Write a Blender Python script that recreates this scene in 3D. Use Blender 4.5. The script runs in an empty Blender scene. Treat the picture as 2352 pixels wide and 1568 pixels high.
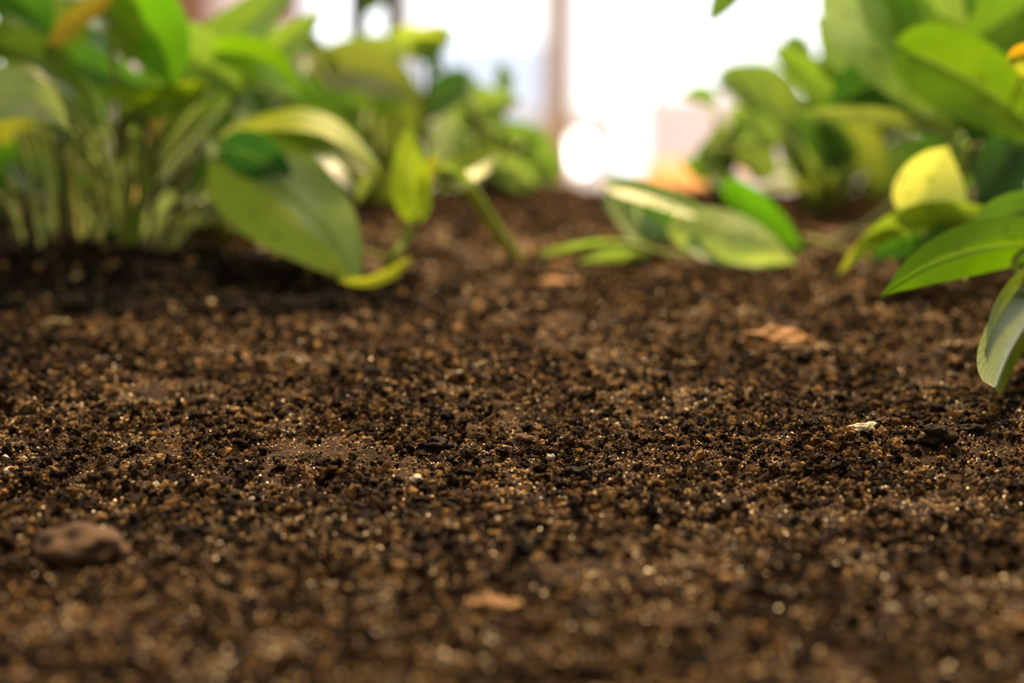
import bpy, math, random
import numpy as np
from mathutils import Vector, Matrix, noise as mnoise

random.seed(7)
rng = np.random.default_rng(11)
C = bpy.context.scene.collection
scene = bpy.context.scene
MM = 0.001

# ------------------------------------------------------------------ camera
W, H = 2352, 1568
LENS, SENSOR = 50.0, 22.3
F = LENS / SENSOR * W
CAMZ = 0.130
PITCH = math.atan(1129 / F)
cam_data = bpy.data.cameras.new('camera')
cam = bpy.data.objects.new('camera', cam_data)
C.objects.link(cam)
cam.location = (0, 0, CAMZ)
cam.rotation_euler = (math.pi / 2 - PITCH, 0, 0)
cam_data.lens = LENS
cam_data.sensor_width = SENSOR
cam_data.sensor_fit = 'HORIZONTAL'
cam_data.clip_start = 0.02
cam_data.clip_end = 50
cam_data.dof.use_dof = True
cam_data.dof.focus_distance = 0.506
cam_data.dof.aperture_fstop = 4.7
scene.camera = cam

scene.view_settings.view_transform = 'Standard'
scene.view_settings.look = 'None'
scene.view_settings.gamma = 1.0
scene.view_settings.use_curve_mapping = False
scene.view_settings.exposure = 0.0

# ------------------------------------------------------------------ world and lamps
world = bpy.data.worlds.new('room_ambient')
scene.world = world
world.use_nodes = True
wn = world.node_tree.nodes
wn['Background'].inputs['Color'].default_value = (1.0, 0.92, 0.80, 1)
wn['Background'].inputs['Strength'].default_value = 0.20


def area(name, loc, target, size, power, col, shape='SQUARE', size_y=None):
    l = bpy.data.lights.new(name, 'AREA')
    l.energy = power
    l.color = col
    l.size = size
    if size_y:
        l.shape = 'RECTANGLE'
        l.size_y = size_y
    o = bpy.data.objects.new(name, l)
    C.objects.link(o)
    o.location = loc
    d = Vector(target) - Vector(loc)
    o.rotation_euler = d.to_track_quat('-Z', 'Y').to_euler()
    return o


area('ceiling_lamp_warm', (0.16, 1.45, 1.25), (0, 0.55, 0), 0.14, 48, (1.0, 0.67, 0.30))
area('ceiling_lamp_cool', (-0.6, 0.3, 1.9), (0, 0.7, 0), 0.9, 12, (1.0, 0.86, 0.62))
area('back_wall_fill', (0.3, 1.9, 1.9), (0.1, 3.5, -0.4), 1.2, 85, (1.0, 0.92, 0.86))  # added fill lamp, brightens the back wall from inside the hall

# ------------------------------------------------------------------ pixel to space helpers
ROT = Matrix.Rotation(math.pi / 2 - PITCH, 3, 'X')
CAM = Vector((0, 0, CAMZ))


def ray(px, py):
    return ROT @ Vector(((px - W / 2) / F, -(py - H / 2) / F, -1.0))


def P(px, py, d):
    """point seen at a picture position, d millimetres deep"""
    return CAM + ray(px, py) * (d * MM)


# ------------------------------------------------------------------ noise and terrain
def vnoise(x, y, seed):
    """smooth 2-D value noise for arrays, about -1..1"""
    r = np.random.default_rng(seed)
    tab = r.uniform(-1, 1, (256, 256))
    xi = np.floor(x).astype(int)
    yi = np.floor(y).astype(int)
    fx = x - xi
    fy = y - yi
    fx = fx * fx * fx * (fx * (fx * 6 - 15) + 10)
    fy = fy * fy * fy * (fy * (fy * 6 - 15) + 10)
    a = tab[xi & 255, yi & 255]
    b = tab[(xi + 1) & 255, yi & 255]
    c = tab[xi & 255, (yi + 1) & 255]
    d = tab[(xi + 1) & 255, (yi + 1) & 255]
    return (a * (1 - fx) + b * fx) * (1 - fy) + (c * (1 - fx) + d * fx) * fy


def rot(x, y, a):
    return x * math.cos(a) - y * math.sin(a), x * math.sin(a) + y * math.cos(a)


def gauss(x, y, cx, cy, rx, ry, p=1.0):
    return np.exp(-(((x - cx) / rx) ** 2 + ((y - cy) / ry) ** 2) ** p)


def base_height(x, y):
    """large forms of the bed, millimetres in and out"""
    h = 2.2 * vnoise(x / 70 + 3.1, y / 60 + 1.7, 1) + 1.1 * vnoise(x / 28, y / 26, 2)
    h = h * (0.5 + 0.5 * np.clip((y - 380) / 200, 0, 1))
    h = h + 10.0 * gauss(x, y, -158, 708, 76, 24, 1.5)       # mound round the left clump
    h = h + 6.5 * gauss(x, y, -84, 684, 34, 15, 1.3)
    h = h + 5.0 * gauss(x, y, 175, 640, 60, 60, 1.2)          # rise at the right
    h = h - 3.0 * gauss(x, y, 95, 560, 40, 20)
    h = h + 2.0 * gauss(x, y, 75, 500, 50, 16)
    h = h - 2.0 * gauss(x, y, -60, 455, 90, 10)
    h = h - np.clip(y - 885, 0, 200) * 0.30                   # falls away at the far rim
    return h


def fine_height(x, y):
    x1, y1 = rot(x, y, 0.6)
    n1 = vnoise(x1 / 9.0, y1 / 8.0, 3)
    x2, y2 = rot(x, y, 1.3)
    n2 = vnoise(x2 / 4.2, y2 / 3.8, 4)
    x3, y3 = rot(x, y, 2.1)
    n3 = vnoise(x3 / 1.9, y3 / 1.8, 5)
    n4 = vnoise(x / 0.95, y / 0.95, 6)
    pit = np.clip(-vnoise(x2 / 6.5, y1 / 6.5, 9) - 0.25, 0, 1)
    h = 1.0 * n1 + (1 - np.abs(n2) * 2) * 0.55 + (1 - np.abs(n3) * 2) * 0.38 + n4 * 0.22
    return h - pit * 3.4


def height(x, y):
    return base_height(x, y) + fine_height(x, y)


def hmm(x, y):
    return float(height(np.array([x]), np.array([y]))[0])


def ground(px, py, lift=0.0):
    """where a picture position meets the soil (metres)"""
    r = ray(px, py)

    def gap(t):
        p = CAM + r * t
        return p.z - (float(base_height(np.array([p.x * 1000]), np.array([p.y * 1000]))[0]) + max(lift, 0)) * MM
    a = 0.2
    while gap(a) > 0 and a < 1.2:
        a += 0.004
    lo, hi = a - 0.004, a
    for _ in range(10):
        m = (lo + hi) / 2
        if gap(m) > 0:
            lo = m
        else:
            hi = m
    p = CAM + r * hi
    if lift < 0:
        p.z += lift * MM
    return p


# ------------------------------------------------------------------ materials
def new_mat(name):
    m = bpy.data.materials.new(name)
    m.use_nodes = True
    nt = m.node_tree
    nt.nodes.clear()
    out = nt.nodes.new('ShaderNodeOutputMaterial')
    return m, nt, out


def N(nt, t, **kw):
    n = nt.nodes.new(t)
    for k, v in kw.items():
        setattr(n, k, v)
    return n


def ramp(nt, stops, interp='LINEAR'):
    n = nt.nodes.new('ShaderNodeValToRGB')
    cr = n.color_ramp
    cr.interpolation = interp
    while len(cr.elements) > 1:
        cr.elements.remove(cr.elements[-1])
    cr.elements[0].position = stops[0][0]
    cr.elements[0].color = (*stops[0][1], 1)
    for p, c in stops[1:]:
        e = cr.elements.new(p)
        e.color = (*c, 1)
    return n


def mixc(nt, fac, a, b, mode='MIX'):
    n = nt.nodes.new('ShaderNodeMix')
    n.data_type = 'RGBA'
    n.blend_type = mode
    for sock, v in ((n.inputs[0], fac), (n.inputs[6], a), (n.inputs[7], b)):
        if isinstance(v, (int, float)):
            sock.default_value = v
        elif isinstance(v, tuple):
            sock.default_value = (*v, 1) if len(v) == 3 else v
        else:
            nt.links.new(v, sock)
    return n.outputs[2]


def math_n(nt, op, a, b=None, c=None):
    n = nt.nodes.new('ShaderNodeMath')
    n.operation = op
    for i, v in enumerate((a, b, c)):
        if v is None:
            continue
        if isinstance(v, (int, float)):
            n.inputs[i].default_value = v
        else:
            nt.links.new(v, n.inputs[i])
    return n.outputs[0]


def simple_mat(name, col, rough=0.6, spec=0.4, noise_scale=None, col2=None, bump=0.0, stretch=(1, 1, 1)):
    m, nt, out = new_mat(name)
    b = N(nt, 'ShaderNodeBsdfPrincipled')
    b.inputs['Roughness'].default_value = rough
    b.inputs['Specular IOR Level'].default_value = spec
    b.inputs['Base Color'].default_value = (*col, 1)
    if noise_scale:
        tc = N(nt, 'ShaderNodeTexCoord')
        mp = N(nt, 'ShaderNodeMapping')
        mp.inputs['Scale'].default_value = stretch
        nt.links.new(tc.outputs['Object'], mp.inputs['Vector'])
        nz = N(nt, 'ShaderNodeTexNoise')
        nz.inputs['Scale'].default_value = noise_scale
        nz.inputs['Detail'].default_value = 5
        nt.links.new(mp.outputs['Vector'], nz.inputs['Vector'])
        r = ramp(nt, [(0.3, col), (0.7, col2 or col)])
        nt.links.new(nz.outputs['Fac'], r.inputs['Fac'])
        nt.links.new(r.outputs['Color'], b.inputs['Base Color'])
        if bump:
            bp = N(nt, 'ShaderNodeBump')
            bp.inputs['Strength'].default_value = bump
            bp.inputs['Distance'].default_value = 0.001
            nt.links.new(nz.outputs['Fac'], bp.inputs['Height'])
            nt.links.new(bp.outputs['Normal'], b.inputs['Normal'])
    nt.links.new(b.outputs['BSDF'], out.inputs['Surface'])
    return m


def emit_mat(name, col, strength):
    m, nt, out = new_mat(name)
    e = N(nt, 'ShaderNodeEmission')
    e.inputs['Color'].default_value = (*col, 1)
    e.inputs['Strength'].default_value = strength
    nt.links.new(e.outputs['Emission'], out.inputs['Surface'])
    return m


def leaf_material():
    """object colour = blade green, object alpha = how much yellow variegation"""
    m, nt, out = new_mat('pothos_leaf')
    L = nt.links.new
    oi = N(nt, 'ShaderNodeObjectInfo')
    uv = N(nt, 'ShaderNodeUVMap', uv_map='UVMap')
    sep = N(nt, 'ShaderNodeSeparateXYZ')
    L(uv.outputs['UV'], sep.inputs['Vector'])
    u = math_n(nt, 'ABSOLUTE', math_n(nt, 'SUBTRACT', sep.outputs['X'], 0.5))   # 0 at midrib .. 0.5
    t = sep.outputs['Y']
    # side veins sweep forward from the midrib
    ph = math_n(nt, 'SUBTRACT', math_n(nt, 'MULTIPLY', t, 14.0), math_n(nt, 'MULTIPLY', u, 9.0))
    wv = math_n(nt, 'POWER', math_n(nt, 'ABSOLUTE', math_n(nt, 'SINE', math_n(nt, 'MULTIPLY', ph, 3.14159))), 0.35)
    vein = math_n(nt, 'SUBTRACT', 1.0, wv)
    mid = math_n(nt, 'LESS_THAN', u, 0.018)
    tc = N(nt, 'ShaderNodeTexCoord')
    loc = N(nt, 'ShaderNodeVectorMath', operation='ADD')
    L(tc.outputs['Object'], loc.inputs[0])
    cr = N(nt, 'ShaderNodeCombineXYZ')
    for i in range(3):
        L(oi.outputs['Random'], cr.inputs[i])
    L(cr.outputs[0], loc.inputs[1])
    nz = N(nt, 'ShaderNodeTexNoise')
    nz.inputs['Scale'].default_value = 75
    nz.inputs['Detail'].default_value = 4
    L(loc.outputs[0], nz.inputs['Vector'])
    nz2 = N(nt, 'ShaderNodeTexNoise')
    nz2.inputs['Scale'].default_value = 260
    nz2.inputs['Detail'].default_value = 3
    L(loc.outputs[0], nz2.inputs['Vector'])
    # stretched noise in leaf space for the variegation streaks
    mp = N(nt, 'ShaderNodeMapping')
    mp.inputs['Scale'].default_value = (7, 2.2, 1)
    L(uv.outputs['UV'], mp.inputs['Vector'])
    ad = N(nt, 'ShaderNodeVectorMath', operation='ADD')
    sc = N(nt, 'ShaderNodeVectorMath', operation='SCALE')
    L(cr.outputs[0], sc.inputs[0])
    sc.inputs['Scale'].default_value = 37
    L(mp.outputs['Vector'], ad.inputs[0])
    L(sc.outputs[0], ad.inputs[1])
    nv = N(nt, 'ShaderNodeTexNoise')
    nv.inputs['Scale'].default_value = 1.0
    nv.inputs['Detail'].default_value = 3
    L(ad.outputs[0], nv.inputs['Vector'])
    thr = math_n(nt, 'SUBTRACT', 0.86, math_n(nt, 'MULTIPLY', oi.outputs['Alpha'], 0.55))
    var = N(nt, 'ShaderNodeMapRange')
    L(nv.outputs['Fac'], var.inputs['Value'])
    L(thr, var.inputs['From Min'])
    L(math_n(nt, 'ADD', thr, 0.13), var.inputs['From Max'])
    base = oi.outputs['Color']
    dark = mixc(nt, 1.0, base, (0.62, 0.70, 0.72), 'MULTIPLY')
    light = mixc(nt, 1.0, base, (1.35, 1.22, 1.2), 'MULTIPLY')
    c = mixc(nt, nz.outputs['Fac'], dark, light)
    c = mixc(nt, math_n(nt, 'MULTIPLY', var.outputs[0], 0.8), c, (0.62, 0.66, 0.10))
    at = N(nt, 'ShaderNodeAttribute', attribute_type='OBJECT', attribute_name='side')
    sd = math_n(nt, 'MULTIPLY', math_n(nt, 'SUBTRACT', sep.outputs['X'], 0.5), at.outputs['Fac'])
    sm = N(nt, 'ShaderNodeMapRange', interpolation_type='SMOOTHSTEP')
    L(math_n(nt, 'ADD', sd, math_n(nt, 'MULTIPLY', math_n(nt, 'SUBTRACT', nz.outputs['Fac'], 0.5), 0.25)), sm.inputs['Value'])
    sm.inputs['From Min'].default_value = 0.02
    sm.inputs['From Max'].default_value = 0.13
    sfac = math_n(nt, 'MULTIPLY', sm.outputs[0], math_n(nt, 'ABSOLUTE', at.outputs['Fac']))
    c = mixc(nt, math_n(nt, 'MULTIPLY', sfac, 0.8), c, (0.62, 0.78, 0.08))
    c = mixc(nt, math_n(nt, 'MULTIPLY', vein, 0.10), c, (0.50, 0.62, 0.20))
    c = mixc(nt, math_n(nt, 'MULTIPLY', mid, 0.45), c, (0.50, 0.62, 0.18))
    spot = N(nt, 'ShaderNodeMapRange')
    L(nz2.outputs['Fac'], spot.inputs['Value'])
    spot.inputs['From Min'].default_value = 0.64
    spot.inputs['From Max'].default_value = 0.70
    c = mixc(nt, math_n(nt, 'MULTIPLY', spot.outputs[0], 0.6), c, (0.05, 0.055, 0.01))
    bp = N(nt, 'ShaderNodeBump')
    bp.inputs['Strength'].default_value = 0.16
    bp.inputs['Distance'].default_value = 0.0006
    L(math_n(nt, 'ADD', math_n(nt, 'MULTIPLY', vein, -1.0), nz.outputs['Fac']), bp.inputs['Height'])
    b = N(nt, 'ShaderNodeBsdfPrincipled')
    b.inputs['Roughness'].default_value = 0.27
    b.inputs['Specular IOR Level'].default_value = 0.55
    L(c, b.inputs['Base Color'])
    L(bp.outputs['Normal'], b.inputs['Normal'])
    tr = N(nt, 'ShaderNodeBsdfTranslucent')
    tcol = mixc(nt, 1.0, c, (1.05, 1.22, 0.50), 'MULTIPLY')
    L(tcol, tr.inputs['Color'])
    ms = N(nt, 'ShaderNodeMixShader')
    ms.inputs['Fac'].default_value = 0.5
    L(b.outputs['BSDF'], ms.inputs[1])
    L(tr.outputs['BSDF'], ms.inputs[2])
    L(ms.outputs[0], out.inputs['Surface'])
    return m


def stem_material():
    m, nt, out = new_mat('pothos_stem')
    L = nt.links.new
    oi = N(nt, 'ShaderNodeObjectInfo')
    tc = N(nt, 'ShaderNodeTexCoord')
    nz = N(nt, 'ShaderNodeTexNoise')
    nz.inputs['Scale'].default_value = 140
    nz.inputs['Detail'].default_value = 4
    L(tc.outputs['Object'], nz.inputs['Vector'])
    a = mixc(nt, 1.0, oi.outputs['Color'], (0.42, 0.40, 0.30), 'MULTIPLY')
    b2 = mixc(nt, 1.0, oi.outputs['Color'], (1.3, 1.28, 1.0), 'MULTIPLY')
    c = mixc(nt, nz.outputs['Fac'], a, b2)
    b = N(nt, 'ShaderNodeBsdfPrincipled')
    b.inputs['Roughness'].default_value = 0.6
    b.inputs['Specular IOR Level'].default_value = 0.2
    b.inputs['Subsurface Weight'].default_value = 0.0
    b.inputs['Subsurface Radius'].default_value = (0.002, 0.002, 0.001)
    b.inputs['Subsurface Scale'].default_value = 1.0
    L(c, b.inputs['Base Color'])
    L(b.outputs['BSDF'], out.inputs['Surface'])
    return m


def soil_material(name):
    m, nt, out = new_mat(name)
    L = nt.links.new
    tc = N(nt, 'ShaderNodeTexCoord')

    def nz(scale, detail=4, rough=0.6):
        n = N(nt, 'ShaderNodeTexNoise')
        n.inputs['Scale'].default_value = scale
        n.inputs['Detail'].default_value = detail
        n.inputs['Roughness'].default_value = rough
        L(tc.outputs['Object'], n.inputs['Vector'])
        return n.outputs['Fac']
    big = ramp(nt, [(0.34, (0.014, 0.007, 0.003)), (0.5, (0.046, 0.023, 0.009)), (0.66, (0.13, 0.068, 0.025))])
    L(nz(120, 6, 0.7), big.inputs['Fac'])
    fine = ramp(nt, [(0.36, (0.35, 0.33, 0.32)), (0.55, (1.0, 0.95, 0.9)), (0.70, (3.0, 2.6, 2.2))])
    L(nz(1500, 3, 0.7), fine.inputs['Fac'])
    c = mixc(nt, 1.0, big.outputs['Color'], fine.outputs['Color'], 'MULTIPLY')
    b = N(nt, 'ShaderNodeBsdfPrincipled')
    b.inputs['Roughness'].default_value = 0.75
    b.inputs['Specular IOR Level'].default_value = 0.12
    L(c, b.inputs['Base Color'])
    bp = N(nt, 'ShaderNodeBump')
    bp.inputs['Strength'].default_value = 0.9
    bp.inputs['Distance'].default_value = 0.0004
    L(nz(2200, 3, 0.8), bp.inputs['Height'])
    L(bp.outputs['Normal'], b.inputs['Normal'])
    L(b.outputs['BSDF'], out.inputs['Surface'])
    return m


def grain_material(name, stops, rough=0.45, scale=1800, spec=0.5):
    m, nt, out = new_mat(name)
    L = nt.links.new
    oi = N(nt, 'ShaderNodeObjectInfo')
    r = ramp(nt, stops, 'LINEAR')
    L(oi.outputs['Random'], r.inputs['Fac'])
    tc = N(nt, 'ShaderNodeTexCoord')
    n = N(nt, 'ShaderNodeTexNoise')
    n.inputs['Scale'].default_value = scale
    n.inputs['Detail'].default_value = 3
    L(tc.outputs['Object'], n.inputs['Vector'])
    sh = ramp(nt, [(0.3, (0.55, 0.55, 0.55)), (0.7, (1.3, 1.3, 1.3))])
    L(n.outputs['Fac'], sh.inputs['Fac'])
    c = mixc(nt, 1.0, r.outputs['Color'], sh.outputs['Color'], 'MULTIPLY')
    b = N(nt, 'ShaderNodeBsdfPrincipled')
    b.inputs['Roughness'].default_value = rough
    b.inputs['Specular IOR Level'].default_value = spec
    L(c, b.inputs['Base Color'])
    L(b.outputs['BSDF'], out.inputs['Surface'])
    return m


M_LEAF = leaf_material()
M_STEM = stem_material()
M_SOIL = soil_material('moist_potting_soil')
M_CRUMB = grain_material('soil_crumb', [(0.0, (0.008, 0.004, 0.003)), (0.42, (0.020, 0.010, 0.005)),
                                        (0.66, (0.058, 0.030, 0.011)), (0.90, (0.16, 0.088, 0.030)),
                                        (1.0, (0.36, 0.20, 0.072))], 0.8, 900, 0.10)
M_GRAIN = grain_material('sand_grain', [(0.0, (0.02, 0.011, 0.006)), (0.30, (0.09, 0.047, 0.016)),
                                        (0.55, (0.34, 0.19, 0.055)), (0.82, (0.70, 0.42, 0.12)),
                                        (1.0, (0.95, 0.72, 0.34))], 0.30, 1800, 0.5)
M_PERLITE = simple_mat('perlite', (0.62, 0.50, 0.30), 0.7, 0.3, 700, (0.82, 0.76, 0.58), 0.6)
M_TANCLOD = simple_mat('tan_clod', (0.11, 0.065, 0.030), 0.8, 0.2, 400, (0.30, 0.19, 0.09), 0.9)
M_CHIP = simple_mat('bark_chip', (0.30, 0.135, 0.04), 0.65, 0.3, 200, (0.46, 0.24, 0.08), 0.7, (1, 5, 5))
M_BROWNCHIP = simple_mat('brown_bark', (0.085, 0.050, 0.030), 0.85, 0.1, 200, (0.17, 0.105, 0.065), 0.7)
M_DARKCLOD = simple_mat('dark_clod', (0.010, 0.006, 0.004), 0.8, 0.2, 500, (0.030, 0.018, 0.009), 0.9)
M_STRAW = simple_mat('straw', (0.42, 0.30, 0.13), 0.6, 0.3, 300, (0.60, 0.46, 0.22), 0.4)


# ------------------------------------------------------------------ object helpers
def tag(o, label=None, cat=None, group=None, kind=None):
    if label:
        o['label'] = label
    if cat:
        o['category'] = cat
    if group:
        o['group'] = group
    if kind:
        o['kind'] = kind
    return o


def link_mesh(name, verts, faces, mat, parent=None, smooth=True, uvs=None):
    me = bpy.data.meshes.new(name)
    me.from_pydata([tuple(v) for v in verts], [], faces)
    if smooth:
        me.polygons.foreach_set('use_smooth', [True] * len(me.polygons))
    if uvs is not None:
        ul = me.uv_layers.new(name='UVMap')
        li = np.empty(len(me.loops), dtype=np.int32)
        me.loops.foreach_get('vertex_index', li)
        ul.data.foreach_set('uv', np.asarray(uvs, dtype=np.float32)[li].ravel())
    me.materials.append(mat)
    me.update()
    o = bpy.data.objects.new(name, me)
    C.objects.link(o)
    if parent:
        o.parent = parent
        o.matrix_parent_inverse = Matrix()
    return o


def empty(name, loc):
    o = bpy.data.objects.new(name, None)
    C.objects.link(o)
    o.location = loc
    o.empty_display_size = 0.01
    return o


def box_mesh(x0, x1, y0, y1, z0, z1, bev=0.0):
    v = []
    f = []
    if bev <= 0:
        v = [(x, y, z) for x in (x0, x1) for y in (y0, y1) for z in (z0, z1)]
        f = [(0, 1, 3, 2), (4, 6, 7, 5), (0, 4, 5, 1), (2, 3, 7, 6), (0, 2, 6, 4), (1, 5, 7, 3)]
        return v, f
    import bmesh
    bm = bmesh.new()
    r = bmesh.ops.create_cube(bm, size=1)
    for q in r['verts']:
        q.co = Vector(((x0 + x1) / 2 + q.co.x * (x1 - x0), (y0 + y1) / 2 + q.co.y * (y1 - y0), (z0 + z1) / 2 + q.co.z * (z1 - z0)))
    bmesh.ops.bevel(bm, geom=bm.edges[:], offset=bev, segments=2, affect='EDGES')
    v = [q.co.copy() for q in bm.verts]
    bm.verts.index_update()
    f = [[q.index for q in p.verts] for p in bm.faces]
    bm.free()
    return v, f


def box(name, x0, x1, y0, y1, z0, z1, mat, parent=None, bev=0.0):
    v, f = box_mesh(x0, x1, y0, y1, z0, z1, bev)
    return link_mesh(name, v, f, mat, parent, smooth=False)


def smooth_path(pts, n=18):
    """Catmull-Rom through (Vector, radius) points"""
    P_ = [p for p, r in pts]
    R_ = [r for p, r in pts]
    if len(P_) == 2:
        P_ = [P_[0], (P_[0] + P_[1]) / 2, P_[1]]
        R_ = [R_[0], (R_[0] + R_[1]) / 2, R_[1]]
    P_ = [P_[0] * 2 - P_[1]] + P_ + [P_[-1] * 2 - P_[-2]]
    R_ = [R_[0]] + R_ + [R_[-1]]
    out = []
    seg = len(P_) - 3
    per = max(3, n // seg)
    for i in range(1, len(P_) - 2):
        for k in range(per + (1 if i == len(P_) - 3 else 0)):
            t = k / per
            a, b, c, d = P_[i - 1], P_[i], P_[i + 1], P_[i + 2]
            p = 0.5 * ((2 * b) + (c - a) * t + (2 * a - 5 * b + 4 * c - d) * t * t + (3 * b - a - 3 * c + d) * t ** 3)
            out.append((p, R_[i] * (1 - t) + R_[i + 1] * t))
    return out


def tube_mesh(pts, sides=8, wob=0.06, n=18):
    path = smooth_path(pts, n)
    vs, fs = [], []
    up = Vector((0.3, 0.9, 0.2))
    m = len(path)
    for i, (p, r) in enumerate(path):
        t = (path[min(i + 1, m - 1)][0] - path[max(i - 1, 0)][0])
        if t.length < 1e-9:
            t = Vector((0, 0, 1))
        t.normalize()
        a = t.cross(up)
        if a.length < 1e-3:
            a = t.cross(Vector((1, 0, 0)))
        a.normalize()
        up = a.cross(t).normalized()
        for k in range(sides):
            ang = 2 * math.pi * k / sides
            rr = r * (1 + wob * math.sin(i * 1.7 + k * 2.3))
            vs.append(p + (a * math.cos(ang) + up * math.sin(ang)) * rr)
    for i in range(m - 1):
        for k in range(sides):
            k2 = (k + 1) % sides
            fs.append((i * sides + k, i * sides + k2, (i + 1) * sides + k2, (i + 1) * sides + k))
    fs.append(tuple(range(sides))[::-1])
    fs.append(tuple((m - 1) * sides + k for k in range(sides)))
    return vs, fs


def blade_mesh(b, t, bow, bowd, width, roll, fold, cup, twist, nt=22, nu=14, lobe=0.10, peak=0.45, wav=0.03, tipexp=0.92, seed=0):
    """curved, folded, heart-based leaf blade. b, t: (px, py, depth mm) of base and tip"""
    B = P(*b)
    T = P(*t)
    mid_px = ((b[0] + t[0]) / 2, (b[1] + t[1]) / 2)
    dx, dy = t[0] - b[0], t[1] - b[1]
    ln = math.hypot(dx, dy) or 1
    nx, ny = dy / ln, -dx / ln
    if ny > 0:
        nx, ny = -nx, -ny       # bow positive = upwards in the picture
    Mid = P(mid_px[0] + nx * bow * 2, mid_px[1] + ny * bow * 2, (b[2] + t[2]) / 2 + bowd * 2)
    Lw = width * ((b[2] + t[2]) / 2) * MM / F / 2
    ph = seed * 1.37
    vs, uvs = [], []
    for i in range(nt + 1):
        s = i / nt
        p = B * (1 - s) ** 2 + Mid * 2 * s * (1 - s) + T * s * s
        tg = ((Mid - B) * (1 - s) + (T - Mid) * s)
        tg.normalize()
        V = (CAM - p).normalized()
        side = tg.cross(V)
        if side.length < 1e-4:
            side = tg.cross(Vector((0, 0, 1)))
        side.normalize()
        V2 = side.cross(tg).normalized()
        a = math.radians(roll + twist * (s - 0.5))
        S = side * math.cos(a) + V2 * math.sin(a)
        Nn = S.cross(tg).normalized()
        x = max(s, 1e-4)
        w = (x ** peak) * ((1 - x) ** tipexp) / ((0.33 ** 0.45) * (0.67 ** 0.92)) * (0.88 if tipexp < 0.8 else 1) if s < 1 else 0
        w = w * (1 if s < 0.84 or tipexp < 0.8 else 1 - 0.45 * (s - 0.84) / 0.16)
        if s == 0:
            w = 0.12
        for j in range(nu + 1):
            u = -1 + 2 * j / nu
            au = abs(u)
            q = p + S * (u * w * Lw)
            q = q - tg * ((T - B).length * lobe * (au ** 1.2) * (1 - s) ** 3)
            q = q + Nn * (w * Lw) * (math.tan(math.radians(fold)) * au + cup * au * au)
            q = q + Nn * Lw * wav * math.sin(9 * s + ph + 2.2 * u) * au
            q = q + Nn * Lw * 0.05 * (1 - min(1, au * 6)) * -1
            vs.append(q)
            uvs.append((0.5 + u * 0.5, s))
    fs = []
    for i in range(nt):
        for j in range(nu):
            a0 = i * (nu + 1) + j
            fs.append((a0, a0 + 1, a0 + nu + 2, a0 + nu + 1))
    return vs, fs, uvs, B


GREEN = (0.17, 0.36, 0.025)
BRIGHT = (0.26, 0.50, 0.015)
DEEP = (0.05, 0.17, 0.03)
OLIVE = (0.17, 0.24, 0.035)
PALE = (0.40, 0.52, 0.17)
YGREEN = (0.40, 0.50, 0.04)
YELLOW = (0.80, 0.74, 0.16)
GREY = (0.42, 0.50, 0.26)

_leafcount = [0]


def leaf(plant, b, t, width, bow=0, bowd=0, roll=0, fold=12, cup=0.08, twist=0, col=GREEN, yel=0.2, pet=None,
         petw=9, petcol=None, name='leaf', label=None, res=(18, 10), half=0.0, **kw):
    """leaf part under its plant, with its petiole as a sub-part"""
    _leafcount[0] += 1
    vs, fs, uvs, B = blade_mesh(b, t, bow, bowd, width, roll, fold, cup, twist, nt=res[0], nu=res[1], seed=_leafcount[0], **kw)
    o0 = plant.location
    lo = Vector(B) - o0
    o = link_mesh(name, [Vector(v) - B for v in vs], fs, M_LEAF, plant, uvs=uvs)
    o.location = lo
    o.color = (*col, yel)
    o['side'] = float(half)
    if label:
        o['label'] = label
    if pet is None:
        m_ = (Vector(B) + plant.location) / 2
        m_ = m_.lerp(Vector((plant.location.x, plant.location.y, m_.z)), 0.45) + Vector((0, 0.008, 0))
        pet = [m_, Vector(plant.location) - Vector((0, 0, 0.002))]
        petw = 7
    if pet:
        pts = []
        n = len(pet)
        for k, q in enumerate(pet):
            if isinstance(q, Vector):
                pos, d = q, (q - CAM).length * 1000
            else:
                pos, d = P(q[0], q[1], q[2]), q[2]
            pts.append((pos - B, petw * (1 + 0.35 * (k + 1) / n) * d * MM / F / 2))
        pts = [(Vector((0, 0, 0)), petw * 0.75 * b[2] * MM / F / 2)] + pts
        pv, pf = tube_mesh(pts, 7, n=14)
        pe = link_mesh('petiole', pv, pf, M_STEM, o)
        pc = petcol or tuple(0.6 * c + 0.4 * k for c, k in zip(col, (0.25, 0.33, 0.06)))
        pe.color = (*pc, 1)
    return o


def stem(plant, pts, col=(0.16, 0.24, 0.05), name='stem', sides=8, label=None, mat=None, n=20):
    """pts: (px, py, depth, width px)"""
    o0 = plant.location
    q = []
    for p in pts:
        if isinstance(p[0], Vector):
            d = (p[0] - CAM).length * 1000
            q.append((p[0] - o0, p[1] * d * MM / F / 2))
        else:
            q.append((P(p[0], p[1], p[2]) - o0, p[3] * p[2] * MM / F / 2))
    v, f = tube_mesh(q, sides, n=n)
    o = link_mesh(name, v, f, mat or M_STEM, plant)
    o.color = (*col, 1)
    if label:
        o['label'] = label
    return o


def rocky(r, seed, rough=0.35, sub=2, squash=(1, 1, 1), freq=1.3):
    import bmesh
    bm = bmesh.new()
    bmesh.ops.create_icosphere(bm, subdivisions=sub, radius=1)
    off = Vector((seed * 3.17, seed * 1.91, seed * 0.73))
    vs = []
    for v in bm.verts:
        k = 1 + rough * mnoise.noise(v.co * freq + off) * 1.6 + rough * 0.5 * mnoise.noise(v.co * freq * 3.1 + off)
        vs.append(Vector((v.co.x * squash[0], v.co.y * squash[1], v.co.z * squash[2])) * (r * k))
    bm.verts.index_update()
    fs = [[q.index for q in p.verts] for p in bm.faces]
    bm.free()
    return vs, fs


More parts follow.
